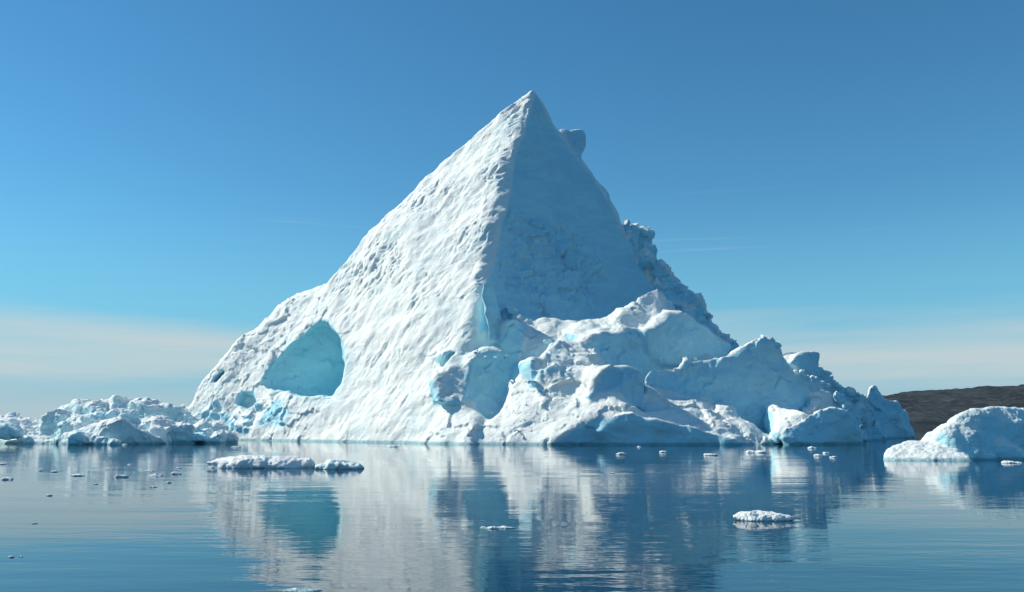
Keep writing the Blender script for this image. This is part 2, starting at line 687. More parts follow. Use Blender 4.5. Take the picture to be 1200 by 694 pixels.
# ---------------------------------------------------------------- far shore
def build_hill():
    nx, ny = 260, 60
    X = np.linspace(150, 3200, nx)
    Y = np.linspace(1500, 2600, ny)
    gx, gy = np.meshgrid(X, Y, indexing='ij')
    p = np.stack([gx.ravel(), gy.ravel(), gx.ravel() * 0], 1)
    t = (p[:, 1] - 1500) / 1100
    # crest height rises slowly to the right
    crest = np.interp(p[:, 0], [150, 560, 700, 900, 1050, 1500, 2200, 3200], [3, 28, 58, 70, 84, 112, 130, 105])
    prof = np.sin(np.clip(t * 1.6, 0, 1) * math.pi / 2) ** 0.8 * np.clip((1.15 - t) / 0.4, 0, 1)
    z = crest * prof + fbm(p * 0.007, 31, 6, 0.6) * 12 * np.clip(t * 6, 0, 1) * np.clip(crest / 60, 0.2, 1)
    z = z - 1.5 * (t < 0.001)
    V = np.stack([p[:, 0], p[:, 1], z], 1)
    i = np.arange(nx * ny).reshape(nx, ny)
    Q = np.stack([i[:-1, :-1].ravel(), i[1:, :-1].ravel(), i[1:, 1:].ravel(), i[:-1, 1:].ravel()], 1)
    o = mesh_obj('hill', V, Q, make_hill())
    o['kind'] = 'structure'


build_hill()

# ---------------------------------------------------------------- the great iceberg
def P(*a):
    return W(*a)


C = []


def hull(pts, part, **kw):
    C.append(Chunk([W(*p) if isinstance(p, tuple) else p for p in pts], part, **kw))


def blk(front, back, part, **kw):
    C.append(slab(front, back, part, **kw))


# the pyramid: lit left face, shaded right face, sharp edge between them
hull([(627, 103, 190), (607, 160, 184.5), (581, 222, 177), (574, 265, 173.5), (556, 336, 167), g(517, 153), g(400, 170), g(270, 193),
      (500, 198, 192), (432, 285, 194), (375, 340, 195.5),
      (726, 253, 205), (760, 308, 209), (790, 358, 211), g(880, 214), (640, 300, 224), g(300, 230), g(600, 242), g(860, 236)],
     'pyramid', k=0.7, rough=0.045, scal=1.0)
# rounded left shoulder
hull([(372, 338, 201), (340, 345, 200), (300, 374, 199), (262, 409, 200), (236, 440, 201), (221, 474, 202), g(212, 203), g(266, 194.5), g(330, 184),
      (395, 385, 187), (425, 320, 197), (350, 360, 218), (250, 450, 216), g(230, 218), g(400, 228)],
     'shoulder', k=2.5, blend=2.0, rough=0.22, scal=0.35)
for x, y, rr, Y in ((704, 226, 12, 200.5), (690, 208, 9, 199), (717, 246, 10, 203), (645, 140, 5, 192.5)):
    C.append(rock(W(x - rr * 0.35, y + rr * 0.3, Y), rr * Y / F_PX, 33 + x, 'pyramid', squash=(1, 1.4, 1.2), blend=1.5, k=1.0, rough=0.08))
# knob on the far side of the summit ridge
blk([(652, 156, 194.5), (659, 146, 194.5), (676, 145, 195), (688, 150, 195.5), (688, 168, 195.5), (679, 186, 195.5), (662, 182, 194.5)], (-1, 6, -1), 'knob', k=1.7, rough=0.15)
# crags down the right-hand skyline
hull([(727, 255, 205), (744, 263, 206), (762, 300, 207), (780, 336, 208), (820, 378, 208), (866, 406, 200), (800, 385, 202), (745, 330, 203.5), g(770, 201), g(880, 197), g(880, 214), g(780, 222)],
     'right_crag', k=1.5, rough=0.5)
for i, (x, y, r, Y) in enumerate([(736, 263, 8, 205), (748, 265, 9, 206), (757, 275, 14, 205), (765, 292, 14, 205), (755, 300, 14, 202), (745, 276, 15, 202), (790, 360, 14, 203), (806, 372, 16, 202),
                                  (780, 323, 8, 205), (788, 325, 8, 205), (778, 336, 9, 205), (800, 354, 11, 205), (812, 362, 11, 205), (820, 373, 11, 205),
                                  (836, 386, 9, 203), (850, 396, 9, 202), (862, 404, 8, 200), (742, 285, 12, 203), (770, 335, 12, 203)]):
    C.append(rock(W(x, y, Y), r * Y / F_PX, 40 + i, 'right_crag', rough=0.45))
# lower left lobes below the gully
hull([(545, 474, 154.5), (563, 484, 152), (559, 500, 149.5), g(557, 147.5), g(569, 151.0), (573, 488, 154), (505, 492, 155), g(480, 155.5), g(530, 168), (540, 466, 160)],
     'lower_lobe', k=1.4, blend=1.4, rough=0.18, scal=0.3)
blk([(546, 430, 156.5), (555, 416, 157.5), (572, 410, 159.8), (599, 413, 164), (600, 440, 164.2), (590, 476, 163), (573, 490, 160), (550, 478, 156.8)], (-3, 8, 1.5), 'blue_block', k=1.2, rough=0.15, bare=0.18)
blk([(512, 444, 155.5), (524, 432, 157), (545, 428, 158.5), (548, 472, 154.5), (518, 478, 153.5)], (-2, 6, 1), 'lower_lobe', k=1.4, blend=1.4, rough=0.18)
blk([(515, 416, 160), (530, 402, 162), (552, 388, 164.5), (562, 400, 165), (548, 424, 160.5), (528, 430, 158.5)], (-3, 6, 0.5), 'lower_lobe', k=1.2, blend=1.2, rough=0.2)
blk([(561, 342, 159.5), (565, 331, 159.8), (576, 332, 161.5), (584, 354, 163), (588, 394, 163.5), (568, 404, 160)], (0.6, 6, -0.3), 'pillar', k=1.3, rough=0.06, bare=0.2)
hull([(560, 394, 164), (580, 390, 167), (602, 402, 166), (598, 418, 163), (555, 420, 160), g(560, 156), g(600, 160), g(580, 174), (575, 385, 170)], 'lower_lobe', k=1.5, blend=1.4, rough=0.15)

hull([(548, 497, 152.5), (574, 496, 155), (600, 490, 153.5), (585, 506, 150.3), g(548, 148.2), g(575, 148.6), g(610, 146.8), g(575, 168)], 'lower_lobe', k=1.2, blend=2.0, rough=0.15, scal=0.5)
# boulders and saddles climbing to the foot of the shaded face
blk([(583, 404, 160), (587, 384, 160.5), (602, 373, 162), (621, 376, 164.3), (637, 391, 166.5), (645, 420, 167.5), (600, 422, 161.8)], (-3, 7, 0.8), 'boulder', k=1.6, rough=0.12, bare=0.12)
C.append(rock(W(594, 362, 167.5), 1.5, 5, 'saddle', squash=(1.3, 1, 0.6), rough=0.2))
C.append(rock(W(597, 368, 168), 1.6, 6, 'saddle', rough=0.3))
hull([(593, 367, 167.5), (635, 372, 166.5), (660, 370, 166.5), (690, 370, 167), (705, 374, 168), (600, 408, 163), (645, 404, 160.5), (695, 404, 161), g(600, 158), g(700, 156), g(610, 180), g(710, 178)],
     'saddle', k=1.6, rough=0.14)
hull([(690, 374, 167.5), (740, 352, 168.5), (762, 338, 169.5), (776, 342, 171), (797, 356, 175), (817, 375, 179), (700, 397, 161.5), (775, 398, 165), (818, 418, 173), g(700, 156), g(818, 168), g(720, 184), g(840, 192)],
     'saddle', k=1.2, rough=0.14)
blk([(679, 399, 157), (700, 390, 157.5), (745, 385, 161), (757, 396, 163), (764, 420, 164), (756, 440, 163), (720, 436, 158), (690, 416, 156)], (-4, 7, 3.0), 'blue_wall', k=1.0, rough=0.18)
blk([(752, 388, 160.5), (775, 371, 162), (797, 361, 165), (822, 374, 169), (866, 404, 174), (860, 424, 172), (790, 430, 165), (766, 424, 161.5)], (-5, 10, 1.0), 'dome', k=1.8, rough=0.15, bare=0.06)
hull([(643, 403, 156), (664, 395, 158), (683, 402, 159), (650, 416, 152.5), (716, 428, 155.5), (690, 436, 150.5), (628, 428, 152.5), g(640, 148), g(716, 152), g(660, 168), g(715, 165)],
     'rubble_slope', k=1.2, rough=0.3)
blk([(625, 416, 153), (629, 411, 153.2), (634, 417, 154.5), (657, 441, 156.5), (648, 450, 155), (626, 450, 152)], (-2.5, 3, -0.3), 'fin', k=0.6, rough=0.12)
hull([(648, 519, 143.4), (670, 503, 143.8), (704, 482, 144.4), (735, 473, 145.2), (757, 481, 147), (684, 464, 149), (630, 436, 154.5), (602, 444, 157), (592, 470, 154), (574, 500, 150.5), g(563, 149.5), g(646, 143.6), g(700, 145.2), g(762, 147.5), g(770, 160), g(590, 168)],
     'rubble_slope', k=0.9, blend=1.6, rough=0.2, scal=0.6)
blk([(684, 467, 146.2), (696, 446, 147), (706, 431, 147.5), (722, 427, 148.2), (745, 431, 150), (755, 441, 151.5), (758, 484, 151.2), (735, 475, 148), (700, 472, 146.4)], (-5, 8, 1.2), 'overhang_block', k=1.1, rough=0.14)
# low shelf along the water and its snowy top
hull([(757, 487, 146.5), (810, 500, 146.3), (872, 515, 145.2), g(740, 146.4), g(885, 145.2), (756, 448, 156), (809, 467, 157.5), (850, 481, 157.5), (908, 511, 150), g(915, 150), g(760, 164), g(900, 164)],
     'snow_shelf', k=0.7, rough=0.3)
# smooth blue wall rising straight from the water
hull([(686, 495, 145.2), (712, 482, 144.0), (735, 478, 143.9), (757, 485, 144.1), (790, 493, 144.1), (840, 505, 144), (875, 515, 143.9), g(690, 145.6), g(712, 144.6), g(880, 144.5), (757, 487, 148), (712, 486, 147), (840, 507, 148), g(690, 149), g(880, 149)],
     'water_wall', k=0.6, blend=0.5, rough=0.06)
# serrated ridge
hull([(753, 438, 154), (762, 429, 154.5), (800, 418, 156), (822, 419, 156.5), (854, 421, 157.3), (756, 460, 154.6), (852, 486, 157.4), g(760, 155), g(852, 157.6), g(770, 170), g(860, 174)],
     'serrated_ridge', k=0.9, rough=0.22)
hull([(843, 424, 157.0), (873, 406, 157.2), (895, 392, 157.6), (903, 392, 158.4), (915, 416, 160), (925, 428, 161), (938, 450, 162), (966, 482, 163), g(846, 157.4), g(900, 158.4), g(972, 163), (880, 418, 168), g(880, 178), g(980, 176)],
     'serrated_ridge', k=0.8, rough=0.17)
C.append(rock(W(806, 423, 156.8), 1.1, 8, 'serrated_ridge', rough=0.3))
C.append(rock(W(838, 425, 157.6), 1.0, 9, 'serrated_ridge', rough=0.3))
# block at the water with the sunlit notch
hull([(919, 504, 146.2), (952, 486, 147.4), (975, 475, 149), (1004, 489, 151), (1007, 510, 151.2), g(919, 146.6), g(960, 148.2), g(1008, 151.6), (960, 492, 157), (1000, 494, 162), g(1012, 164), g(940, 166)],
     'water_block', k=0.5, rough=0.12)
hull([(898, 473, 157), (951, 485, 149.2), (920, 503, 146.8), (908, 512, 149.5), g(905, 151), g(950, 160), g(900, 160)], 'snow_notch', k=0.5, blend=0.5, rough=0.2)
# stepped right-hand ridge
blk([(929, 423, 170), (938, 413, 170.5), (950, 412, 171), (964, 409, 172.5), (969, 432, 173.5), (945, 436, 171)], (-4, 6, -1), 'stepped_ridge', k=0.7, rough=0.15)
hull([(916, 430, 168), (968, 430, 174), (986, 446, 177), (1012, 461, 182), (1026, 480, 184), g(900, 163), g(970, 166), g(1026, 178), g(960, 194), g(1030, 196)], 'stepped_ridge', k=1.2, rough=0.55)
hull([(947, 458, 160), (958, 452, 163), (974, 466, 163), (970, 484, 157.5), (960, 480, 156.5), g(935, 156), g(990, 160), g(960, 174)], 'stepped_ridge', k=0.9, rough=0.35)
for i, (x, y, r, Y) in enumerate([(958, 437, 7, 170), (972, 443, 8, 171), (986, 453, 8, 172), (998, 458, 7, 174), (985, 468, 9, 168), (996, 478, 8, 167), (1002, 492, 8, 163), (1008, 500, 6, 166),
                                  (1008, 470, 8, 178), (1014, 483, 7, 180), (1012, 510, 4, 160), (940, 436, 6, 168), (952, 446, 6, 167), (1003, 506, 6, 158)]):
    C.append(rock(W(x, y, Y), r * Y / F_PX, 120 + i, 'stepped_ridge', rough=0.4))
# far end of the berg
hull([(1013, 472, 210), (1040, 463, 212.5), (1052, 468, 214), (1069, 483, 218), (1072, 497, 219), g(1074, 220), g(1008, 209.5), g(1045, 212), g(1000, 232), g(1065, 235)],
     'far_tail', k=0.7, rough=0.12)
hull([(1012, 473, 209.5), (1018, 461, 210), (1028, 449, 210.5), (1033, 449, 211.5), (1042, 465, 213.5), (1040, 480, 212), (1020, 480, 210), (1030, 470, 219)], 'far_tail', k=0.6, rough=0.12)
# rubble at the foot of the left flank and the snow floor of the cave
hull([(318, 455, 187), (345, 462, 186), (395, 463, 180), (400, 480, 176), (330, 482, 183), g(290, 190), g(400, 172), g(340, 205), g(400, 200)], 'snow_apron', k=2.0, blend=2.0, rough=0.35)
rg = random.Random(3)
for i in range(46):
    x = rg.uniform(218, 345)
    y0 = 476 + max(0, (x - 218)) * 0.02
    y = rg.uniform(y0, 508) if x < 300 else rg.uniform(468, 495)
    Y = 196 - (x - 262) * 0.16 - (y - 490) * 0.10
    C.append(rock(W(x, y, Y + 0.5), rg.uniform(0.7, 1.7), 200 + i, 'shoulder', squash=(1.3, 1, 0.75), rough=0.3))
rg = random.Random(11)
# broken lumps strewn over the lit slopes
for (x0, y0, x1, y1, Ya, Yb, nn) in [(600, 440, 690, 500, 151.5, 146.0, 16), (760, 458, 860, 500, 155.5, 147.5, 26), (560, 408, 600, 418, 157, 157, 8), (645, 402, 705, 432, 157, 152.5, 14)]:
    for i in range(nn):
        u, v = rg.random(), rg.random()
        x, y = x0 + u * (x1 - x0), y0 + v * (y1 - y0)
        if x0 == 760:
            y = 455 + (x - 760) * 0.40 + v * 26
        if x0 == 600:
            y = 446 + v * 60 - (x - 600) * 0.1
        Y = Ya + v * (Yb - Ya)
        C.append(rock(W(x, y, Y + 0.5), rg.uniform(0.45, 1.0), 300 + i + int(x0), 'snow_shelf' if x0 == 760 else 'rubble_slope', squash=(1.4, 1, 0.7), n=10, rough=0.35))

# broken blocks caught along the seams between the big masses
rg = random.Random(19)
for (x0, y0, x1, y1, Ya, Yb, nn, part) in [(688, 420, 752, 442, 156.0, 158.5, 11, 'rubble_slope'), (760, 462, 846, 487, 153.8, 156.2, 13, 'snow_shelf'), (600, 424, 640, 424, 160.5, 163, 7, 'rubble_slope'),
                                           (765, 424, 850, 424, 160.5, 163, 8, 'dome'), (940, 442, 1000, 474, 166, 168, 10, 'stepped_ridge'), (618, 452, 690, 468, 151.2, 148.6, 10, 'rubble_slope'), (598, 374, 650, 380, 166, 166, 6, 'saddle')]:
    for i in range(nn):
        u = (i + rg.random()) / nn
        rr = rg.uniform(0.45, 1.15)
        C.append(rock(W(x0 + u * (x1 - x0), y0 + u * (y1 - y0) + rg.uniform(-4, 4), Ya + u * (Yb - Ya) + rg.uniform(-0.4, 0.4)), rr, 700 + i + x0, part, squash=(1.3, 1, 0.85), n=9, k=rr * 0.12, blend=rr * 0.25, rough=0.12))

# hollows
def cutter(front, back, part, taper=0.8, **kw):
    C.append(slab(front, back, part, taper=taper, cut=True, **kw))


LP = [W(627, 103, 190), W(556, 336, 167), W(375, 340, 195.5)]
LN = np.cross(LP[1] - LP[0], LP[2] - LP[0])
LN /= np.linalg.norm(LN)


def on_face(px, py, off=0.0):
    """point of the pyramid's left face plane seen in pixel px, py, pulled off metres towards the viewer"""
    o_ = np.array((0, 0, CAM_H))
    d_ = W(px, py, 100.0) - o_
    t_ = ((LP[0] - o_) @ LN) / (d_ @ LN)
    return (px, py, float((o_ + d_ * t_)[1]) - off)


# the cave runs back behind the left lip, its inner wall turned away from the sun
cave = []
for x, y in ((304, 444), (318, 428), (338, 405), (353, 392), (362, 382), (370, 377), (383, 378), (390, 386), (396, 393), (401, 408), (398, 425), (399, 444), (388, 470), (372, 463), (340, 464), (318, 459)):
    t_ = (x - 304) / 96
    cave += [W(*on_face(x, y, 3.0)), W(x + 7 * t_ ** 2, y + (3 if y < 430 else -2), 192.6 + 6.0 * t_)]
C.append(Chunk(cave, 'cave', k=0.7, blend=0.3, rough=0.14, bare=0.75, cut=True))
cutter([on_face(x, y, 8.0) for x, y in ((255, 473), (266, 455), (284, 453), (285, 467), (272, 478))], (1, 11, -1), 'hollow', taper=0.9, k=0.8, blend=0.3, rough=0.1, bare=0.3)
cutter([(226, 452, 190), (240, 436, 190), (243, 437, 190), (232, 454, 190)], (1, 13.5, 1), 'crevice', k=0.3, blend=0.3, rough=0.1)
cutter([(494, 436, 155), (506, 419, 155), (520, 414, 155), (519, 424, 155), (506, 436, 155)], (2, 7.6, 1), 'hollow#2', k=0.4, blend=0.4, rough=0.15, bare=0.2)
cutter([(515, 464, 146), (514, 447, 146), (523, 437, 146), (531, 441, 146), (529, 462, 146)], (1.5, 8, 0), 'hollow#3', k=0.5, blend=0.5, rough=0.1, bare=0.2)
# gully down the lower left face
for (x0, y0, x1, y1, Ym, w) in [(508, 432, 470, 462, 159.5, 4), (472, 462, 436, 487, 161, 4), (440, 484, 408, 506, 164, 3)]:
    hull_pts = []
    for (x, y) in ((x0, y0), (x1, y1)):
        hull_pts += [W(x - w, y - w, Ym - 6), W(x + w, y + w, Ym - 6), W(x + w * 0.7, y + w * 0.7, Ym + 1.6), W(x - w, y - w, Ym + 1.0)]
    C.append(Chunk(hull_pts, 'gully', k=0.4, blend=0.6, rough=0.15, cut=True, bare=0.1))

T = np.array((-0.76, -0.08, -0.94))
T /= np.linalg.norm(T)
NF = np.array((-.53, -.70, .49))
B = np.cross(T, NF)
B /= np.linalg.norm(B)


def berg_detail(V, N, Pm):
    V = V.copy()
    rough, scal = Pm[:, 0], Pm[:, 1]
    # scalloped sunny side kept white, clear of the shade blue painted on steep ice
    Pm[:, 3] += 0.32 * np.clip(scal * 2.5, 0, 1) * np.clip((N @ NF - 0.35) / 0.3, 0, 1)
    # broken ground low on the shaded face
    c0 = W(648, 312, 182)
    el = np.sqrt(((V[:, 0] - c0[0]) / 10.5) ** 2 + ((V[:, 2] - c0[2]) / 11.0) ** 2) + fbm(V * 0.12, 51, 3) * 0.5
    broke = np.clip((1.15 - el) / 0.5, 0, 1) * np.clip(N[:, 0] * 3, 0, 1) * np.clip((V[:, 1] - 164) / 4, 0, 1)
    rough = rough + 0.34 * broke
    # slow undulation of the whole body
    V += np.stack([fbm(V * 0.045, 71, 2), fbm(V * 0.045 + 40, 72, 2), fbm(V * 0.045 + 80, 73, 2)], 1) * (1.1, 1.1, 0.6)
    wv = np.stack([fbm(V * 0.085, 3, 2), fbm(V * 0.085 + 40, 4, 2), fbm(V * 0.085 + 80, 5, 2)], 1)
    V += wv * (0.55 + 0.6 * np.minimum(rough, 0.5))[:, None]
    melt = 1 - np.clip(scal * 1.5, 0, 1)
    wv = np.stack([fbm(V * 0.22, 6, 2), fbm(V * 0.22 + 40, 7, 2), fbm(V * 0.22 + 80, 8, 2)], 1)
    V += wv * (0.72 * melt)[:, None]
    # broken relief
    wr = V + np.stack([fbm(V * 0.5, 13, 2), fbm(V * 0.5 + 31, 14, 2), fbm(V * 0.5 + 63, 15, 2)], 1) * 0.9
    d = facets(wr * (0.22, 0.22, 0.30), 11) * rough * 3.4
    d += facets(wr * 0.62, 12) * rough * 1.0
    d += facets(V * 1.25 + wr * 0.3, 16) * np.clip(rough, 0.06, 1) * 0.42 * melt
    d += fbm(V * 0.9, 12, 3, 0.55) * (0.04 + 0.15 * rough)
    d += broke * fbm(V * 0.16, 53, 4, 0.6, 'ridge') * 1.0
    # melt cups in rows down the sunny face
    lit = np.clip((N @ NF - 0.45) / 0.3, 0, 1)
    q = np.stack([V @ T, V @ B], 1)
    warp = np.stack([fbm(V * 0.25, 21, 2), fbm(V * 0.25 + 9, 22, 2)], 1)
    amp = 0.30 + 0.70 * np.clip((V[:, 2] - 6) / 34, 0, 1)
    share = np.clip(0.5 + fbm(V * 0.075, 25, 3) * 1.5, 0.12, 1.0)
    w1 = dents(q * (1 / 2.9, 1 / 1.25) + warp * 0.8, 3, 0.6)
    w2 = dents(q * (1 / 1.7, 1 / 0.8) + warp * 1.2 + 5, 4, 0.6)
    w3 = dents(q * (1 / 6.5, 1 / 2.6) + warp * 0.7 + 9, 6, 0.25)
    d -= scal * lit * amp * share * (w1 * 0.50 + w2 * 0.32 + w3 * 0.35)
    d += scal * lit * fbm(np.stack([q[:, 0] * 0.10, q[:, 1] * 0.45, q[:, 0] * 0], 1), 27, 3) * 0.14
    d += scal * lit * fbm(V * 0.30, 28, 2) * 0.30
    V += N * d[:, None]
    return V.astype(np.float32)


iceberg = bpy.data.objects.new('iceberg', None)
iceberg.location = (0, 185, 0)
col_main.objects.link(iceberg)
tag(iceberg, 'towering white pyramid iceberg with blue shaded face, cave and serrated ridge', 'iceberg')
V, Q, N, Pm, fw = ice_body(C, 0.45, 1, detail=berg_detail, smooth_it=1)
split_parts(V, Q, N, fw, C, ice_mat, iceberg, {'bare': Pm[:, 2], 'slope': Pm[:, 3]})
print('iceberg verts', len(V))


# ---------------------------------------------------------------- smaller bergs
def small_detail(f1, a1, f2, a2, seed, kind='ridge'):
    def fn(V, N, Pm):
        r = Pm[:, 0]
        wv = np.stack([fbm(V * f1 * 0.35, seed, 2), fbm(V * f1 * 0.35 + 40, seed + 1, 2), fbm(V * f1 * 0.35 + 80, seed + 2, 2)], 1)
        V = V + wv * a1 * 1.2
        d = fbm(V * f2, seed + 4, 3, 0.55) * a2
        if kind == 'billow':
            d += fbm(V * f1, seed + 3, 2, 0.5, kind) * a1 * (0.4 + r)
        else:
            d += facets((V + wv * a1 * 3) * f1, seed + 3) * a1 * (0.4 + r * 1.6) * 1.6
        return (V + N * d[:, None]).astype(np.float32)
    return fn


def small_berg(name, label, cat, chunks, h, mat, detail, group=None, subdiv=1):
    base = np.mean([c.pts.mean(0) for c in chunks], 0)
    V, Q, N, Pm, fw = ice_body(chunks, h, subdiv, detail=detail)
    loc = np.array((base[0], base[1], 0.0), np.float32)
    names = {c.part for c in chunks}
    if len(names) > 1:
        root = bpy.data.objects.new(name, None)
        root.location = loc
        col_main.objects.link(root)
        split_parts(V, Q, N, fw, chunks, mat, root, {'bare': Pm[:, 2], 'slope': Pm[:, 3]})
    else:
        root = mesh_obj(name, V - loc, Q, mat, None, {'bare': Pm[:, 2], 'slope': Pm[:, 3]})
        root.location = loc
    return tag(root, label, cat, group)


def scatter(part, n, x0, x1, top, bot, Yf, r0, r1, seed, **kw):
    """rubble blocks between two skylines given in pixels"""
    rg = random.Random(seed)
    out = []
    for i in range(n):
        x = rg.uniform(x0, x1)
        v = rg.random() ** 0.8
        y = top(x) * (1 - v) + bot(x) * v
        r = rg.uniform(r0, r1)
        out.append(footed(W(x, y, Yf(x, v)), r, seed * 100 + i, part, squash=(1.5, 1, 0.7), n=11, k=r * 0.15, rough=kw.get('rough', 0.3), bare=rg.choice((0, 0, 0.15, 0.5)) * kw.get('bare', 1)))
    return out


def lin(*pts):
    xs, ys = zip(*pts)
    return lambda x: float(np.interp(x, xs, ys))


# left edge: low brash berg
ch = [Chunk([W(-70, 492, 165), W(0, 484, 163), W(40, 490, 163), W(68, 492, 162), W(75, 505, 158), g(-80, 158), g(0, 149), g(66, 150), g(70, 172), g(-80, 178)], 'body', k=0.8, rough=0.4, bare=0.05)]
ch += scatter('body', 22, -60, 70, lin((-60, 490), (0, 484), (30, 488), (70, 492)), lin((-60, 512), (70, 514)), lambda x, v: 164.5 - 9 * v, 0.7, 2.2, 21)
ch.append(slab([(-10, 515, 149.5), (-4, 500, 150), (10, 498, 151), (24, 507, 152), (33, 516, 152)], (-2, 4, 1), 'blue_face', k=0.5, rough=0.1, bare=0.4))
small_berg('low_iceberg', 'low flat brash iceberg with turquoise waterline beside the big rubble mound', 'iceberg', ch, 0.32, brash_mat, small_detail(0.7, 0.35, 2.2, 0.10, 61))

# rubble mound with the dark blue facet
ch = [Chunk([W(64, 484, 160), W(72, 472, 161), W(105, 470, 161), W(140, 464, 162), W(158, 466, 162), W(190, 478, 162), W(215, 490, 162), g(55, 153), g(215, 156), g(140, 153), g(60, 180), g(215, 182)], 'body', k=1.0, rough=0.35, bare=0.03)]
ch += scatter('body', 36, 64, 215, lin((64, 482), (72, 471), (105, 469), (145, 463), (160, 466), (190, 477), (215, 488)), lin((64, 500), (215, 508)), lambda x, v: 161.8 - 8 * v, 0.8, 2.5, 22)
ch.append(Chunk([W(132, 493, 146.0), W(141, 489, 146.6), W(152, 495, 147.6), W(168, 505, 149), W(198, 519, 151.2), g(131, 146.8), g(150, 148.2), g(198, 152), W(100, 500, 149.5), W(72, 509, 150.5), g(68, 149.5), g(105, 146.2), g(90, 160), W(135, 492, 155), g(190, 162)], 'blue_facet', k=0.35, blend=0.3, rough=0.08))
ch.append(slab([(78, 523, 144.5), (79, 511, 144.3), (88, 506, 144.8), (104, 511, 145.8), (114, 522, 146.5)], (-1.0, 5, 0.5), 'blue_face', k=0.4, rough=0.1, bare=0.45))
ch += scatter('body', 10, 108, 150, lin((108, 509), (130, 507), (150, 518)), lin((108, 519), (150, 522)), lambda x, v: 146.0 - 1.0 * v, 0.35, 0.7, 23)
small_berg('rubble_iceberg', 'jumbled white rubble iceberg with a dark blue triangular facet at the water', 'iceberg', ch, 0.32, brash_mat, small_detail(0.7, 0.35, 2.2, 0.10, 62))

# rubble lying against the foot of the big berg
ch = [Chunk([W(178, 492, 170), W(200, 484, 172), W(228, 488, 172), W(262, 506, 172), g(170, 160), g(266, 166), g(225, 154), g(180, 182), g(260, 184)], 'body', k=0.8, rough=0.5, bare=0.08)]
ch += scatter('body', 30, 176, 265, lin((176, 490), (200, 480), (228, 486), (265, 505)), lin((176, 508), (265, 513)), lambda x, v: 171 - 12 * v, 0.7, 2.2, 24)
ch.append(slab([(222, 517, 155.5), (224, 509, 156), (240, 510, 156.5), (241, 517, 156.5)], (-1, 4, 0.8), 'blue_face', k=0.4, rough=0.1, bare=0.9))
ch.append(slab([(196, 518, 154.5), (200, 511, 155), (216, 511, 155.5), (219, 518, 155.5)], (-1, 4, 0.8), 'blue_face', k=0.4, rough=0.1, bare=0.7))
small_berg('brash_heap', 'heap of broken ice against the pyramid iceberg with teal waterline blocks', 'ice heap', ch, 0.32, brash_mat, small_detail(0.7, 0.35, 2.2, 0.10, 63))

# rounded berg on the right
ch = [Chunk([W(1076, 512, 85), W(1090, 499, 85), W(1110, 485, 84.6), W(1134, 473, 84.4), W(1150, 470, 84.8), W(1172, 471, 85.4), W(1210, 475, 86.5), W(1260, 490, 88.5), W(1290, 512, 89.5), W(1120, 512, 82.6), W(1200, 512, 84.6), g(1072, 84.8, -.8), g(1120, 82.8, -.8), g(1290, 89.5, -.8), W(1160, 478, 91), g(1100, 98, -.8), g(1270, 104, -.8)], 'body', k=1.2, rough=0.3, bare=0.25)]
ch.append(Chunk([W(1034, 526, 83.5), W(1045, 518, 84), W(1062, 513, 84.5), W(1085, 515, 84), W(1120, 527, 82), W(1140, 534, 81.5), g(1030, 83, -.8), g(1060, 80.8, -.8), g(1140, 80.8, -.8), g(1040, 88, -.8), g(1130, 90, -.8)], 'snow_foot', k=0.8, blend=0.4, rough=0.2))
for i, (x, y, Y, r_) in enumerate([(1150, 480, 84.6, 0.7), (1112, 500, 83.6, 0.7), (1185, 488, 85.2, 0.8), (1215, 492, 85.8, 1.0), (1178, 520, 83.8, 0.9),
                                   (1196, 528, 83.6, 0.9), (1160, 528, 82.9, 0.5), (1138, 502, 83.2, 0.5), (1230, 515, 85.0, 1.1)]):
    ch.append(footed(W(x, y + 5, Y + 0.3), r_, 900 + i, 'body', squash=(1.6, 0.8, 0.8), n=18, rough=0.2, blend=0.7, k=r_ * 0.6, bare=0.05))
small_berg('rounded_iceberg', 'rounded lumpy iceberg with a white snow foot in front of the brown hill', 'iceberg', ch, 0.17, berg_mat, small_detail(0.75, 0.15, 2.4, 0.06, 64, 'billow'))


# ---------------------------------------------------------------- floes and bits of ice on the water
def floe(name, label, px, py, w_px, h_px, seed, cat='ice floe', group=None, lumps=6, depth=0.7, bare=0.0, flat=0.5):
    c = Gp(px, py)
    s = c[1] / F_PX
    w, hh = w_px * s * 0.5, h_px * s
    rg = random.Random(seed)
    d = max(w * depth, hh * 0.5)
    cy = c[1] + d
    ch = [Chunk([np.array((c[0] + math.cos(a) * w * rg.uniform(.8, 1), cy + math.sin(a) * d * rg.uniform(.8, 1), z)) for a in np.linspace(0, 2 * math.pi, 11)[:-1] for z in (-hh * 0.5, hh * flat * rg.uniform(0.1, 0.8))],
                'body', k=hh * 0.35, blend=hh * 0.2, rough=0.3, bare=bare)]
    for i in range(lumps):
        a, r = rg.uniform(0, 6.28), rg.random() ** 0.6
        lr = hh * rg.uniform(0.35, 0.7)
        t = 1 - 0.5 * r
        ch.append(rock((c[0] + math.cos(a) * r * (w - lr), cy + math.sin(a) * r * max(d - lr, 0), max(hh * t * rg.uniform(.75, 1) - lr, hh * 0.1)), lr, seed * 50 + i, 'body', squash=(2.2, 1.6, 0.8), n=14, k=lr * 0.4, blend=lr * 0.8, rough=0.3, bare=bare * rg.uniform(0, 1.5)))
    vox = max(hh / 9, w / 60, 0.012)
    base_pad = max(vox * 3, 0.05)
    V, Q, N, Pm, fw = ice_body_small(ch, vox, hh, seed)
    loc = np.array((c[0], cy, 0.0), np.float32)
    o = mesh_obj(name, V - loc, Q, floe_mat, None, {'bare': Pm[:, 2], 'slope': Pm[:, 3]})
    o.location = loc
    return tag(o, label, cat, group)


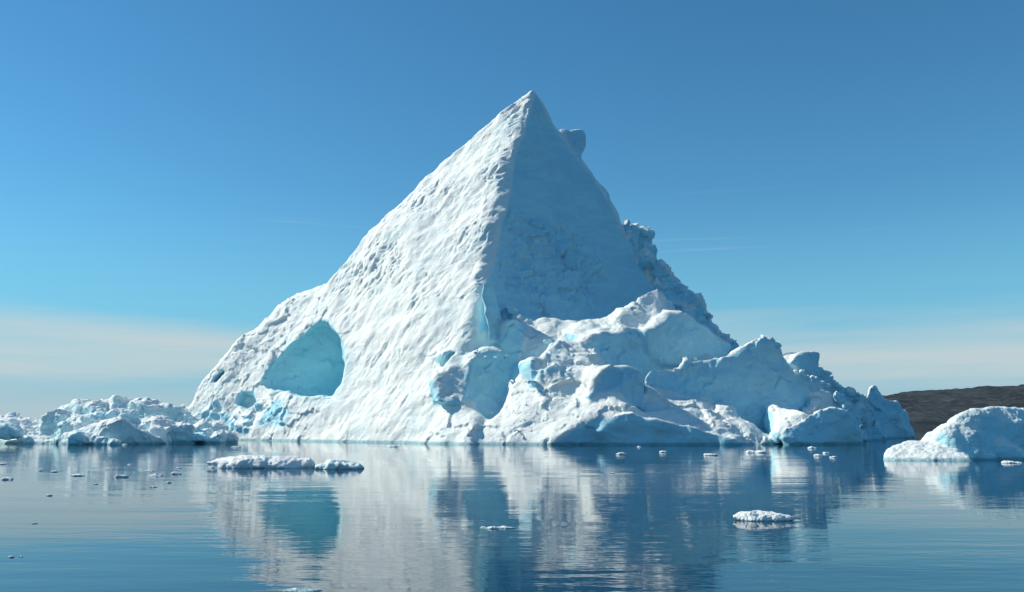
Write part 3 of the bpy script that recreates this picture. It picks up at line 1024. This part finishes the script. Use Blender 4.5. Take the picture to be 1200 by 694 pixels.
def ice_body_small(ch, vox, hh, seed):
    vol, lo = build_sdf(ch, vox, zmin=-hh * 0.3, pad=vox * 4)
    V, Q = surface_nets(vol, lo, vox)
    V = smooth(V, Q, 1)
    V, Q = subdivide(V, Q)
    V = smooth(V, Q, 1)
    Pm, _ = chunk_params(V, ch)
    N = normals(V, Q)
    Pm = np.concatenate([Pm, N[:, 2:3]], 1)
    V = V + np.stack([fbm(V * (0.9 / hh), seed + 20, 2), fbm(V * (0.9 / hh) + 7, seed + 21, 2), fbm(V * (0.9 / hh) + 15, seed + 22, 2)], 1) * (hh * 0.28, hh * 0.28, hh * 0.16)
    V = V + N * (fbm(V * (2.0 / hh), seed, 3, 0.55, 'ridge') * hh * 0.06 + fbm(V * (6.0 / hh), seed + 3, 2) * hh * 0.03)[:, None]
    return V.astype(np.float32), Q, normals(V, Q), Pm, None


floe('ice_floe', 'long low white ice floe drifting before the pyramid iceberg cave', 296, 549, 134, 19, 5, lumps=22, depth=0.32, flat=0.6)
floe('ice_floe', 'grey blue lumpy growler close beside the long white floe', 398, 550, 54, 16, 6, lumps=9, depth=0.35, bare=0.35)
floe('ice_floe', 'small bright floe with bumpy top alone on dark blue water', 900, 611, 62, 13, 7, lumps=10, depth=0.4)
floe('ice_floe', 'thin pale floe almost awash in the reflection of the pyramid iceberg', 583, 620, 46, 5, 8, lumps=3, depth=0.4)
floe('ice_floe', 'flat thin floe sliver closest to the viewer in the white reflection', 352, 694, 52, 5, 9, lumps=3, depth=0.4)
floe('ice_fragment', 'widest of the ice fragments afloat before the sunlit snow shelf', 889, 531, 32, 5, 10, cat='ice fragment', lumps=5, depth=0.4)
floe('ice_fragment', 'small brownish pale fragment just off the white foot of the pyramid', 457, 524, 25, 3, 11, cat='ice fragment', lumps=4, depth=0.4, bare=0.3)
TRIO_R, PAIR_L, TRIO_L, PAIR_B = 'scraps off the notched block', 'slivers off the low iceberg', 'scraps off the brash heap', 'specks on the open blue water'
bits = [(728, 531, 10, 4, 'tiny two-humped white ice scrap off the smooth blue water wall', None),
        (777, 529, 9, 3, 'small flat ice scrap between the two-humped scrap and an oblong scrap', None),
        (834, 532, 17, 4, 'oblong white ice scrap beside the wide fragment before the snow shelf', None),
        (749, 523, 5, 2, 'speck of ice touching the foot of the smooth blue water wall', None),
        (953, 524, 13, 3, 'flat ice scrap hugging the ice block that has the sunlit notch', None),
        (959, 533, 10, 3, 'one of three small ice scraps clustered off the block with sunlit notch', TRIO_R),
        (970, 530, 9, 3, 'one of three small ice scraps clustered off the block with sunlit notch', TRIO_R),
        (978, 535, 9, 2.5, 'one of three small ice scraps clustered off the block with sunlit notch', TRIO_R),
        (718, 554, 6, 2, 'lone speck of ice farther out than the two-humped scrap', None),
        (1190, 541, 26, 4, 'flat white ice sliver at the foot of the rounded iceberg', None),
        (90, 556, 16, 4, 'brightest oblong ice scrap floating before the rubble iceberg', None),
        (62, 552, 10, 3, 'one of two thin ice slivers side by side off the low iceberg', PAIR_L),
        (48, 551, 10, 2.5, 'one of two thin ice slivers side by side off the low iceberg', PAIR_L),
        (140, 557, 18, 5, 'blocky pale ice scrap floating out from the dark blue facet', None),
        (175, 551, 18, 3, 'one of three pale ice scraps bunched together off the brash heap', TRIO_L),
        (181, 556, 20, 4, 'one of three pale ice scraps bunched together off the brash heap', TRIO_L),
        (205, 554, 14, 4, 'one of three pale ice scraps bunched together off the brash heap', TRIO_L),
        (5, 560, 16, 5, 'thick pale ice scrap off the low flat brash iceberg', None),
        (3, 543, 8, 3, 'short ice sliver close under the low flat brash iceberg', None),
        (178, 570, 12, 2.5, 'thin pale sliver of ice just out from three bunched scraps', None),
        (57, 580, 7, 2.5, 'lone speck of ice on the open pale water', None),
        (197, 565, 5, 2.5, 'tiny speck of ice between three bunched scraps and the long floe', None),
        (12, 652, 6, 3, 'one of two specks of ice on open blue water far from every berg', PAIR_B),
        (24, 652, 4, 2, 'one of two specks of ice on open blue water far from every berg', PAIR_B),
        (40, 613, 7, 2, 'lone dot of ice where the pale water turns blue', None),
        (276, 523, 14, 2, 'thin ice sliver between the long floe and the pyramid iceberg foot', None),
        (152, 544, 9, 2, 'thin ice sliver in the reflection of the dark blue facet', None),
        (208, 548, 9, 2, 'thin ice sliver close under the brash heap', None),
        (110, 567, 10, 2, 'thin ice sliver farther out than the brightest oblong scrap', None)]
for i, (x, y, w, h_, lab, grp) in enumerate(bits):
    floe('ice_fragment', lab, x, y + h_ * 0.5, w, h_, 100 + i, cat='ice fragment', group=grp, lumps=3, depth=0.45)
